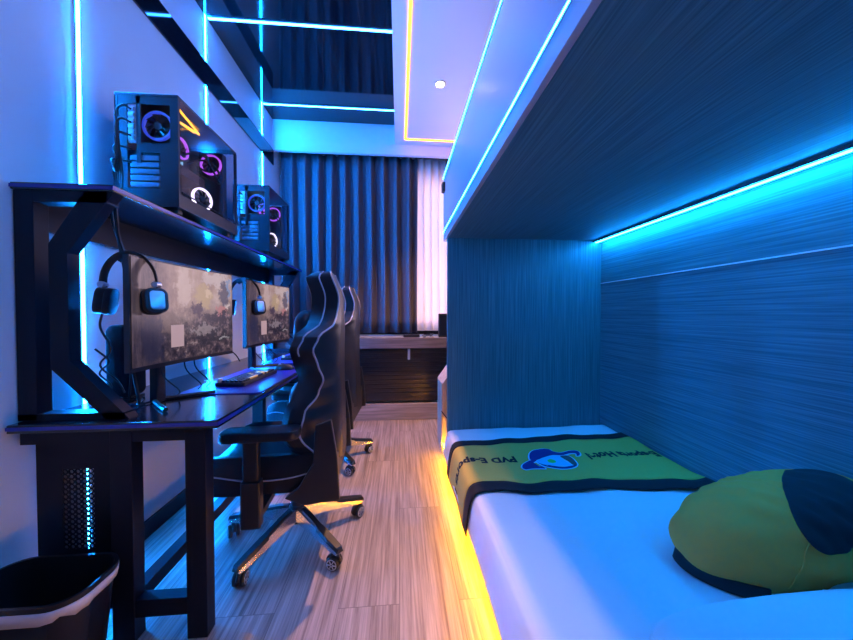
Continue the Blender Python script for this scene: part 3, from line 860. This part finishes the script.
# ------------------------------------------------------------------ monitors
def make_monitor(loc, rz, label):
    """local x runs along the screen to the viewer's right, screen faces -y"""
    t = thing('monitor', label, 'monitor', loc, rz, 'monitors on the gaming desk')
    Wm, z0, z1 = .29, .155, .565
    def shell(name, y0, y1, zz0, zz1, ww, mat, bow=.018, flip=False):
        bm = bmesh.new(); n = 24
        A = []
        for i in range(n+1):
            x = -ww+2*ww*i/n; yy = -bow*(x/ww)**2
            A.append([bm.verts.new((x, yy+y0, zz0)), bm.verts.new((x, yy+y0, zz1)), bm.verts.new((x, yy+y1, zz1)), bm.verts.new((x, yy+y1, zz0))])
        for i in range(n):
            for k in range(4):
                j = (k+1) % 4; bm.faces.new((A[i][k], A[i+1][k], A[i+1][j], A[i][j]))
        bm.faces.new(A[0]); bm.faces.new(A[-1][::-1])
        return bm
    bm = shell('', 0, .022, z0, z1, Wm, None); h_ = obj('housing', bm, dark_m, t)
    bm = shell('', -.002, -.0003, z0+.016, z1-.006, Wm-.006, None)
    for v in bm.verts: v.co.z -= (z0+z1)/2
    sc = obj('screen', bm, screen_m, t, loc=(0, 0, (z0+z1)/2))
    bm = bmesh.new()
    bxf(bm, -.095, -.028, -.0055, -.0028, -.135, -.045); obj('picture_window', bm, panel_glow, sc)
    bm = bmesh.new(); bxf(bm, -.13, .13, .022, .05, .26, .46, bev=.012); obj('rear_cover', bm, dark_m, t)
    bm = bmesh.new(); prism(bm, [(-.10, .0), (-.05, 0), (-.055, .36), (-.095, .36)], 'y', .055, .085, .004)
    bxf(bm, -.10, -.05, .045, .06, .30, .36)
    obj('stand_column', bm, dark_m, t)
    for s in (-1, 1):
        bm = bmesh.new()
        tube(bm, [V((-.075+s*.012, .075, .008)), V((-.075+s*.08, .0, .008)), V((-.075+s*.14, -.075, .008))], .009, 8, rz=.008); obj('stand_foot', bm, dark_m, t)
    bm = bmesh.new()
    for s in (-.10, .03, .09):
        tube(bm, smooth_path([(s, .03, .24), (s+.02, .05, .12), (s+.06, .01, .04), (s+.10, .05, .006)], 6), .003, 6)
    obj('cable', bm, dark_m, t, smooth=True)
    return t
def heading(dx, dy): return math.atan2(dy, dx)
make_monitor((-.910, 1.485, DZ), heading(.052, .56), 'near monitor showing a tan battle picture, beneath the big computer tower')
make_monitor((-.887, 2.29, DZ), heading(.060, .60), 'farther monitor showing the same tan picture, next to the curtain')

# ------------------------------------------------------------------ headphones
def make_headset(loc, rz, label):
    t = thing('headphones', label, 'headphones', loc, rz, 'headphones hung on the monitors')
    R = .090
    arc = [(R*math.cos(a)*1.0, 0, R*math.sin(a)*1.22) for a in [math.radians(-8+196*i/28) for i in range(29)]]
    bm = bmesh.new(); tube(bm, arc, .0045, 8, rz=.011); obj('headband', bm, dark_m, t, smooth=True)
    bm = bmesh.new(); tube(bm, [V(p)*.90-V((0, 0, .003)) for p in arc[10:19]], .006, 8, rz=.013); obj('head_cushion', bm, leather, t, smooth=True)
    for s in (-1, 1):
        M = Matrix.Translation((s*R*1.0, -.006, -.062)) @ Euler((0, math.radians(s*-8), math.radians(-s*32 if s > 0 else -s*20))).to_matrix().to_4x4()
        def rb(w, d, r, x0, x1, bm):
            tb = bmesh.new(); prism(tb, rrect(w, d, r), 'x', x0, x1, .003); join(bm, tb, M)
        bm = bmesh.new(); rb(.072, .092, .026, -.014*s, .012*s, bm); cup = obj('ear_cup', bm, dark_m, t, smooth=True)
        bm = bmesh.new(); rb(.078, .096, .03, -.034*s, -.0145*s, bm); obj('ear_cushion', bm, leather, cup, smooth=True)
        bm = bmesh.new(); rb(.046, .068, .012, .0125*s, .017*s, bm); obj('cup_plate', bm, silver, cup, smooth=True)
        bm = bmesh.new(); cyl(bm, (s*R, -.012, -.004), (s*R, .012, -.004), .011, .011, 16); obj('hinge', bm, silver, cup, smooth=True)
    bm = bmesh.new()
    tube(bm, smooth_path([(-R-.005, 0, -.11), (-R-.02, .01, -.16), (-R+.005, .02, -.24), (-R-.04, .03, -.30), (-R+.02, .03, -.36), (-R+.05, .02, -.40)], 6), .0035, 6)
    obj('cable', bm, dark_m, t, smooth=True)
    return t
make_headset((-.968, 1.262, 1.240), 0, 'headphones with silver cup plate hung on the near monitor corner')
make_headset((-.945, 2.085, 1.236), 0, 'headphones with silver cup plate hung on the farther monitor corner')

# ------------------------------------------------------------------ desk mats, keyboards, mice
def make_mat(loc, label):
    bm = bmesh.new(); prism(bm, rrect(.36, .76, .02), 'z', 0, .004, .001)
    o = obj('desk_mat', bm, mat_m); o.location = loc
    return tag(o, label, 'desk mat', 'blue desk mats')
make_mat((-.808, 1.90, DZ+.0005), 'glowing blue desk mat under the near keyboard')
make_mat((-.808, 2.80, DZ+.0005), 'blue desk mat under the farther keyboard')
def make_keyboard(loc, label):
    t = thing('keyboard', label, 'keyboard', loc, math.radians(90-4), 'keyboards on the blue mats')
    # local x along the keyboard, y towards the monitor
    bm = bmesh.new(); prism(bm, rrect(.37, .145, .01), 'z', 0, .018, .003); obj('body', bm, dark_m, t)
    bm = bmesh.new(); bxf(bm, -.008, .008, -.008, .008, 0, .010, bev=.002); kd = obj('key', bm, dark_m, t, loc=(-.17, .05, .018))
    ky = None
    first = True
    for r in range(5):
        for c in range(18):
            if r == 0 and c in (4, 5, 6, 7): continue
            yel = (r, c) in ((1, 12), (1, 13), (2, 12), (2, 13), (0, 13), (2, 9), (3, 10), (0, 11))
            x, y = -.168+c*.0195, -.052+r*.0215
            if yel and ky is None:
                bm = bmesh.new(); bxf(bm, -.008, .008, -.008, .008, 0, .010, bev=.002); ky = obj('key', bm, yellow_k, t, loc=(x, y, .018)); ky['label'] = 'yellow key'; continue
            src = ky if yel else kd
            if first and not yel: first = False; kd.location = (x, y, .018); continue
            k = src.copy(); COL.objects.link(k); k.parent = t; k.location = (x, y, .018)
    bm = bmesh.new(); bxf(bm, -.041, .041, -.008, .008, 0, .010, bev=.002); sb = obj('space_bar', bm, yellow_k, t, loc=(-.168+5.5*.0195, -.052, .018)); sb['label'] = 'yellow space bar'
    bm = bmesh.new(); cyl(bm, (-.16, .058, .018), (-.16, .058, .034), .012, .011, 20); kn = obj('knob', bm, cream_m, t, smooth=True); kn['label'] = 'cream round knob'
    return t
make_keyboard((-.815, 1.84, DZ+.005), 'near black keyboard with yellow keys on the bright blue mat')
make_keyboard((-.825, 2.76, DZ+.005), 'farther black keyboard with yellow keys before the second monitor')
def make_mouse(loc, label):
    t = thing('mouse', label, 'mouse', loc, math.radians(95), 'mice on the blue mats')
    bm = bmesh.new()
    def fn(u, v):
        th = PI*(.02+.46*v*2*.98/.96/2) ; ph = 2*PI*u
        return V((.031*math.sin(th)*math.cos(ph), .06*math.sin(th)*math.sin(ph), .038*math.cos(th)))
    grid(bm, fn, 28, 10); obj('body', bm, dark_m, t, smooth='all')
    bm = bmesh.new(); cyl(bm, (-.004, .028, .032), (.004, .028, .032), .008, .008, 14); obj('wheel', bm, silver, t)
    return t
make_mouse((-.73, 2.14, DZ+.005), 'dark mouse on the near blue mat beyond the keyboard')
make_mouse((-.73, 3.06, DZ+.005), 'dark mouse on the farther blue mat')

# upright dark box by the wall strip and the cable tangle
t = thing('upright_device', 'dark rounded upright box at the wall behind the near monitor end', 'device', (-1.14, 1.462, DZ))
bm = bmesh.new(); tb = bmesh.new(); prism(tb, rrect(.085, .30, .03), 'y', -.05, .05, .008); join(bm, tb, Matrix.Translation((0, 0, .165))); obj('body', bm, black_c, t, smooth=True)
bm = bmesh.new(); bxf(bm, -.04, .04, -.045, .045, 0, .016, bev=.003); obj('foot', bm, dark_m, t)
def cablething(pts, r, label, grp=None):
    bm = bmesh.new(); tube(bm, smooth_path(pts, 8), r, 7)
    return tag(obj('cable', bm, dark_m, smooth=True), label, 'cable', grp)
cablething([(-1.02, 1.27, 1.54), (-1.015, 1.27, 1.47), (-1.03, 1.30, 1.40), (-1.01, 1.33, 1.25), (-1.03, 1.34, 1.0), (-1.0, 1.34, .779)], .006, 'thick dark cable hanging from the hutch shelf behind the near monitor')
cablething([(-1.06, 1.30, 1.54), (-1.05, 1.30, 1.46), (-1.06, 1.34, 1.38), (-1.05, 1.38, 1.1), (-1.07, 1.40, .95), (-1.10, 1.42, .777)], .005, 'second dark cable hanging from the hutch shelf, nearer the wall')
cablething([(-1.16, 1.33, .776), (-1.10, 1.30, .785), (-1.08, 1.36, .80), (-1.13, 1.40, .79), (-1.06, 1.43, .78), (-1.02, 1.36, .776), (-.98, 1.44, .776)], .004, 'dark cable looped on the desk at the foot of the near wall strip')
cablething([(-1.13, 1.31, 1.0), (-1.10, 1.33, .95), (-1.15, 1.35, .90), (-1.10, 1.34, .85), (-1.12, 1.32, .777), (-1.07, 1.34, .777)], .0035, 'thin kinked cable dropping down beside the near wall strip')

# ------------------------------------------------------------------ chair
def make_chair(loc, rz, label):
    """local +y is the way the chair faces"""
    t = thing('gaming_chair', label, 'chair', loc, rz, 'black gaming chairs at the desk')
    # base
    def legdir(k): return math.radians(BASE0+72*k)
    bm = bmesh.new(); lathe(bm, [(.001, .085), (.036, .085), (.042, .10), (.042, .155), (.034, .17), (.001, .17)], 24); obj('hub', bm, dark_m, t, smooth=True)
    bm = bmesh.new(); cyl(bm, (0, 0, .17), (0, 0, .26), .030, .030, 20); cyl(bm, (0, 0, .26), (0, 0, .33), .018, .018, 16); obj('gas_lift', bm, dark_m, t, smooth=True)
    for k in range(5):
        a = legdir(k); M = Matrix.Rotation(a, 4, 'Z')
        bm = bmesh.new(); tb = bmesh.new()
        st = [(.03, .030, .105, .160), (.10, .029, .100, .150), (.20, .025, .088, .125), (.30, .022, .075, .100), (.345, .018, .072, .092)]
        rr = []
        for x, wd, z0, z1 in st:
            rr.append([tb.verts.new(p) for p in ((x, -wd, z0), (x, wd, z0), (x, wd*.72, z1), (x, -wd*.72, z1))])
        for i in range(len(rr)-1):
            for q in range(4):
                j = (q+1) % 4; tb.faces.new((rr[i][q], rr[i][j], rr[i+1][j], rr[i+1][q]))
        tb.faces.new(rr[0][::-1]); tb.faces.new(rr[-1])
        join(bm, tb, M); lg = obj('base_leg', bm, chrome, t)
        bm = bmesh.new(); tb = bmesh.new(); rr = []
        for x, wd, z1 in ((.05, .013, .158), (.10, .016, .153), (.19, .017, .132), (.20, .022, .128), (.28, .022, .1105), (.345, .019, .0965), (.352, .016, .088)):
            rr.append([tb.verts.new(p) for p in ((x, -wd, z1-.009), (x, wd, z1-.009), (x, wd*.7, z1+.006), (x, -wd*.7, z1+.006))])
        for i in range(len(rr)-1):
            for q in range(4):
                j = (q+1) % 4; tb.faces.new((rr[i][q], rr[i][j], rr[i+1][j], rr[i+1][q]))
        tb.faces.new(rr[0][::-1]); tb.faces.new(rr[-1]); join(bm, tb, M); obj('leg_pad', bm, dark_m, lg, smooth=True)
        # twin wheel caster, trailing
        cc = V((math.cos(a)*.335, math.sin(a)*.335, 0)); tw = a+.9*math.sin(k*2.1+.5)+PI/2
        ax = V((math.cos(tw), math.sin(tw), 0)); fwd = V((-ax.y, ax.x, 0))
        wc = cc+fwd*.018+V((0, 0, .031))
        bm = bmesh.new(); cyl(bm, cc+V((0, 0, .045)), cc+V((0, 0, .076)), .008, .008, 12)
        tb = bmesh.new()
        pts = [wc+fwd*(.030*math.cos(q))+V((0, 0, .030*math.sin(q)+.002)) for q in [math.radians(10+160*i/10) for i in range(11)]]
        tube(tb, pts, .007, 8, rz=.010); join(bm, tb)
        cs = obj('caster', bm, dark_m, t, smooth=True)
        for s in (-1, 1):
            bm = bmesh.new()
            M2 = ax.to_track_quat('Z', 'Y').to_matrix().to_4x4(); M2.translation = wc+ax*(s*.016)
            lathe(bm, [(.0001, -.008), (.026, -.009), (.0305, -.005), (.0305, .005), (.026, .009), (.0001, .008)], 24, M2)
            wh = obj('wheel', bm, dark_m, cs, smooth=True)
            bm = bmesh.new()
            lathe(bm, [(.020, .0092*s), (.023, .0102*s), (.0245, .0090*s)], 24, M2)
            for q in range(6):
                b_ = M2 @ V((.004*math.cos(q*PI/3), .004*math.sin(q*PI/3), .0098*s)); c_ = M2 @ V((.021*math.cos(q*PI/3), .021*math.sin(q*PI/3), .0098*s))
                cyl(bm, b_, c_, .0022, .0022, 6)
            # the spokes join their wheel as one mesh of two materials
            me = bpy.data.meshes.new('hub_cap'); bm.to_mesh(me); bm.free()
            b3 = bmesh.new(); b3.from_mesh(wh.data); n0 = len(b3.faces); b3.from_mesh(me)
            b3.faces.ensure_lookup_table()
            for f in b3.faces[n0:]: f.material_index = 1; f.smooth = True
            b3.to_mesh(wh.data); b3.free(); bpy.data.meshes.remove(me); wh.data.materials.append(silver)
    # mechanism
    bm = bmesh.new(); bxf(bm, -.11, .11, -.14, .12, .30, .345, bev=.008); cyl(bm, (.10, .05, .32), (.27, .07, .315), .007, .007, 10); obj('mechanism', bm, dark_m, t)
    # seat: cushion with raised side bolsters
    bm = bmesh.new()
    def seat(u, v):
        x = -.27+.54*u; y = -.24+.60*v
        return x, y
    nu, nv = 20, 16
    topv = [[None]*(nv+1) for _ in range(nu+1)]; botv = [[None]*(nv+1) for _ in range(nu+1)]
    for i in range(nu+1):
        for j in range(nv+1):
            u, v = i/nu, j/nv; x, y = -.27+.54*u, -.22+.58*v
            q = abs(u-.5)*2
            z = .475+.045*max(0, min(1, (q-.55)/.25))-.05*max(0, (q-.9)/.1)**2
            z -= .04*max(0, (v-.85)/.15)**2
            x *= 1-.10*max(0, (v-.7)/.3)**2
            topv[i][j] = bm.verts.new((x, y, z)); botv[i][j] = bm.verts.new((x*.96, y, .345+.02*max(0, (q-.8)/.2)))
    for i in range(nu):
        for j in range(nv):
            bm.faces.new((topv[i][j], topv[i+1][j], topv[i+1][j+1], topv[i][j+1])); bm.faces.new((botv[i][j], botv[i][j+1], botv[i+1][j+1], botv[i+1][j]))
    for i in range(nu):
        for j in (0, nv): bm.faces.new((topv[i][j], topv[i+1][j], botv[i+1][j], botv[i][j]))
    for j in range(nv):
        for i in (0, nu): bm.faces.new((topv[i][j], topv[i][j+1], botv[i][j+1], botv[i][j]))
    st = obj('seat', bm, leather, t, smooth=True)
    for s in (-1, 1):
        bm = bmesh.new(); tube(bm, smooth_path([(s*.268, -.20, .475), (s*.27, -.05, .435), (s*.27, .12, .43), (s*.262, .28, .455), (s*.245, .352, .44)], 6), .0035, 6); obj('piping', bm, piping_m, st, smooth=True)
    # backrest: outline half-width by height, side wings curve forward
    prof = [(.44, .205), (.50, .235), (.58, .262), (.66, .268), (.72, .25), (.80, .225), (.86, .232), (.92, .262), (.98, .282), (1.03, .272), (1.08, .21), (1.12, .150), (1.16, .128), (1.24, .122), (1.30, .112), (1.325, .100), (1.335, .085), (1.36, .085)]
    def hw(z):
        for (a, p), (b, q) in zip(prof, prof[1:]):
            if a <= z <= b:
                f = (z-a)/(b-a); f = f*f*(3-2*f); return p+(q-p)*f
        return prof[-1][1]
    def lut(T, z):
        if z <= T[0][0]: return T[0][1]
        for (a, p), (b, q) in zip(T, T[1:]):
            if a <= z <= b:
                f = (z-a)/(b-a); f = f*f*(3-2*f); return p+(q-p)*f
        return T[-1][1]
    WE = [(.44, .08), (.50, .10), (.61, .160), (.70, .140), (.78, .085), (.84, .062), (.90, .078), (.975, .095), (1.03, .075), (1.09, .02), (1.2, .004), (1.36, .004)]
    YR = [(.44, -.235), (.95, -.228), (1.10, -.232), (1.20, -.226), (1.36, -.180)]
    def yrear(z): return lut(YR, z)
    nz_, nx_ = 56, 18
    bm = bmesh.new(); Rr = []; Fr = []
    for i in range(nz_+1):
        z = .44+.895*i/nz_; w_ = hw(z); ra = []; fa = []
        e = 1-max(0, (i/nz_-.95)/.05)**2*.5
        for j in range(nx_+1):
            q = -1+2*j/nx_
            wing = lut(WE, z)*max(0, (abs(q)-.35)/.65)**1.5
            yr = yrear(z)+wing
            th = (.085 if abs(q) < .5 else .085+.045*min(1, (abs(q)-.5)/.25))*(1-.55*max(0, (abs(q)-.88)/.12))*e
            ra.append(bm.verts.new((q*w_, yr, z))); fa.append(bm.verts.new((q*w_, yr+th, z)))
        Rr.append(ra); Fr.append(fa)
    for i in range(nz_):
        for j in range(nx_):
            if True:
                hole = 27 < 0
                bm.faces.new((Rr[i][j], Rr[i+1][j], Rr[i+1][j+1], Rr[i][j+1])); bm.faces.new((Fr[i][j], Fr[i][j+1], Fr[i+1][j+1], Fr[i+1][j]))
        for j in (0, nx_): bm.faces.new((Rr[i][j], Rr[i+1][j], Fr[i+1][j], Fr[i][j]))
    for i in (0, nz_):
        for j in range(nx_): bm.faces.new((Rr[i][j], Rr[i][j+1], Fr[i][j+1], Fr[i][j]))
    pr_ = [(Rr[i][0].co.copy(), Rr[i][nx_].co.copy(), Fr[i][0].co.copy(), Fr[i][nx_].co.copy()) for i in range(nz_+1)]
    bk = obj('backrest', bm, leather, t, smooth=True)
    for c in range(2):
        bm = bmesh.new(); tube(bm, [p[c]+V((0, -.002, 0)) for p in pr_[2:]], .0042, 6); obj('piping', bm, piping_m, bk, smooth=True)
        bm = bmesh.new(); tube(bm, [p[c+2]+V((0, .001, 0)) for p in pr_[32:]], .0038, 6); obj('piping', bm, piping_m, bk, smooth=True)
    # cushions strapped in front
    bm = bmesh.new()
    def pf(u, v):
        th = 2*PI*u; ph = PI*(v-.5)*.999
        sg = lambda c, e_: math.copysign(abs(c)**e_, c)
        return V((.155*sg(math.cos(th), .6)*math.cos(ph)**.6, .055*math.sin(ph), .095*sg(math.sin(th), .6)*math.cos(ph)**.6))
    grid(bm, pf, 32, 14); bmesh.ops.remove_doubles(bm, verts=bm.verts[:], dist=.0005); hp = obj('neck_pillow', bm, leather, t, smooth='all', loc=(0, -.06, 1.055), rot=(.1, 0, 0))
    bm = bmesh.new(); grid(bm, lambda u, v: V((pf(u, v).x*1.15, pf(u, v).y*1.1, pf(u, v).z*1.1)), 32, 14); bmesh.ops.remove_doubles(bm, verts=bm.verts[:], dist=.0005)
    obj('lumbar_pillow', bm, leather, t, smooth='all', loc=(0, -.045, .70))
    # hinge covers
    for s in (-1, 1):
        bm = bmesh.new()
        prism(bm, [(-.245, .34), (-.10, .325), (-.02, .36), (-.075, .40), (-.135, .50), (-.145, .66), (-.21, .68), (-.235, .52)], 'x', min(s*.272, s*.300), max(s*.272, s*.300), .004)
        obj('hinge_cover', bm, dark_m, t)
    # armrests
    for s in (-1, 1):
        bm = bmesh.new(); bxf(bm, min(s*.30, s*.345), max(s*.30, s*.345), .06, .135, .27, .46, bev=.006); bxf(bm, min(s*.306, s*.338), max(s*.306, s*.338), .068, .127, .46, .625, bev=.004)
        bxf(bm, min(s*.12, s*.32), max(s*.12, s*.32), .07, .125, .285, .31)
        ar = obj('armrest', bm, dark_m, t)
        bm = bmesh.new(); tb = bmesh.new(); prism(tb, rrect(.10, .30, .03), 'z', .625, .665, .010); join(bm, tb, Matrix.Translation((s*.32, .06, 0))); obj('arm_pad', bm, leather, ar, smooth=True)
    return t
RZ1 = PI/2+math.radians(3.5)
BASE0 = 25-90
c1 = make_chair((-.515, 1.68, 0), RZ1, 'near black gaming chair with grey piping pulled up to the desk')
c2 = dup(c1, (-.545, 2.55, 0), RZ1-math.radians(6), 'farther black gaming chair, partly hidden behind the first one')

# ------------------------------------------------------------------ waste bin
t = thing('waste_bin', 'black plastic waste bin with white liner in front of the desk end', 'waste bin', (-1.075, 1.055, 0))
def ring(w, d, r, z, n=8): return [V((x, y, z)) for x, y in rrect(w, d, r, n)]
def loft(rings, closed=True):
    bm = bmesh.new(); R = [[bm.verts.new(p) for p in q] for q in rings]
    for i in range(len(R)-1):
        n = len(R[i])
        for k in range(n):
            j = (k+1) % n; bm.faces.new((R[i][k], R[i][j], R[i+1][j], R[i+1][k]))
    return bm, R
bm, R = loft([ring(.27, .14, .05, .004), ring(.275, .145, .05, .0), ring(.335, .195, .07, .315), ring(.350, .208, .075, .318), ring(.352, .21, .075, .333), ring(.334, .192, .068, .333), ring(.328, .188, .066, .31), ring(.265, .135, .045, .010)])
bm.faces.new(R[-1]); bm.faces.new(R[1][::-1])
obj('body', bm, bin_m, t, smooth=True)
def lring(w, d, r, z, amp):
    out = []
    for k, p in enumerate(ring(w, d, r, z, 8)):
        out.append(V((p.x, p.y, p.z+amp*math.sin(k*1.1)+amp*.6*math.sin(k*2.3+1))))
    return out
bm, R = loft([lring(.344, .204, .074, .285, .006), lring(.3495, .2085, .075, .302, .002), lring(.3515, .2095, .0755, .3175, 0)])
obj('liner', bm, liner_m, t, smooth='all', solid=.0015)

# ------------------------------------------------------------------ world, camera, output
wd = bpy.data.worlds.new('dusk'); S.world = wd; wd.use_nodes = True
bg = wd.node_tree.nodes['Background']; bg.inputs[0].default_value = (1.0, .74, .86, 1); bg.inputs[1].default_value = 5
cam = bpy.data.cameras.new('camera'); co = bpy.data.objects.new('camera', cam); COL.objects.link(co)
cam.sensor_width = 36; cam.lens = 325/853*36; cam.clip_start = .02
co.location = (0, 0, 1.13)
co.rotation_euler = (PI/2-math.atan(6/325), 0, -math.atan(27.5/325))
S.camera = co
S.view_settings.view_transform = 'Standard'; S.view_settings.look = 'None'
S.view_settings.exposure = 0.0; S.view_settings.gamma = 1; S.view_settings.use_curve_mapping = False
S.cycles.max_bounces = 8; S.cycles.diffuse_bounces = 5; S.cycles.glossy_bounces = 4
S.cycles.transparent_max_bounces = 12
S.cycles.sample_clamp_indirect = 6
S.cycles.use_denoising = True
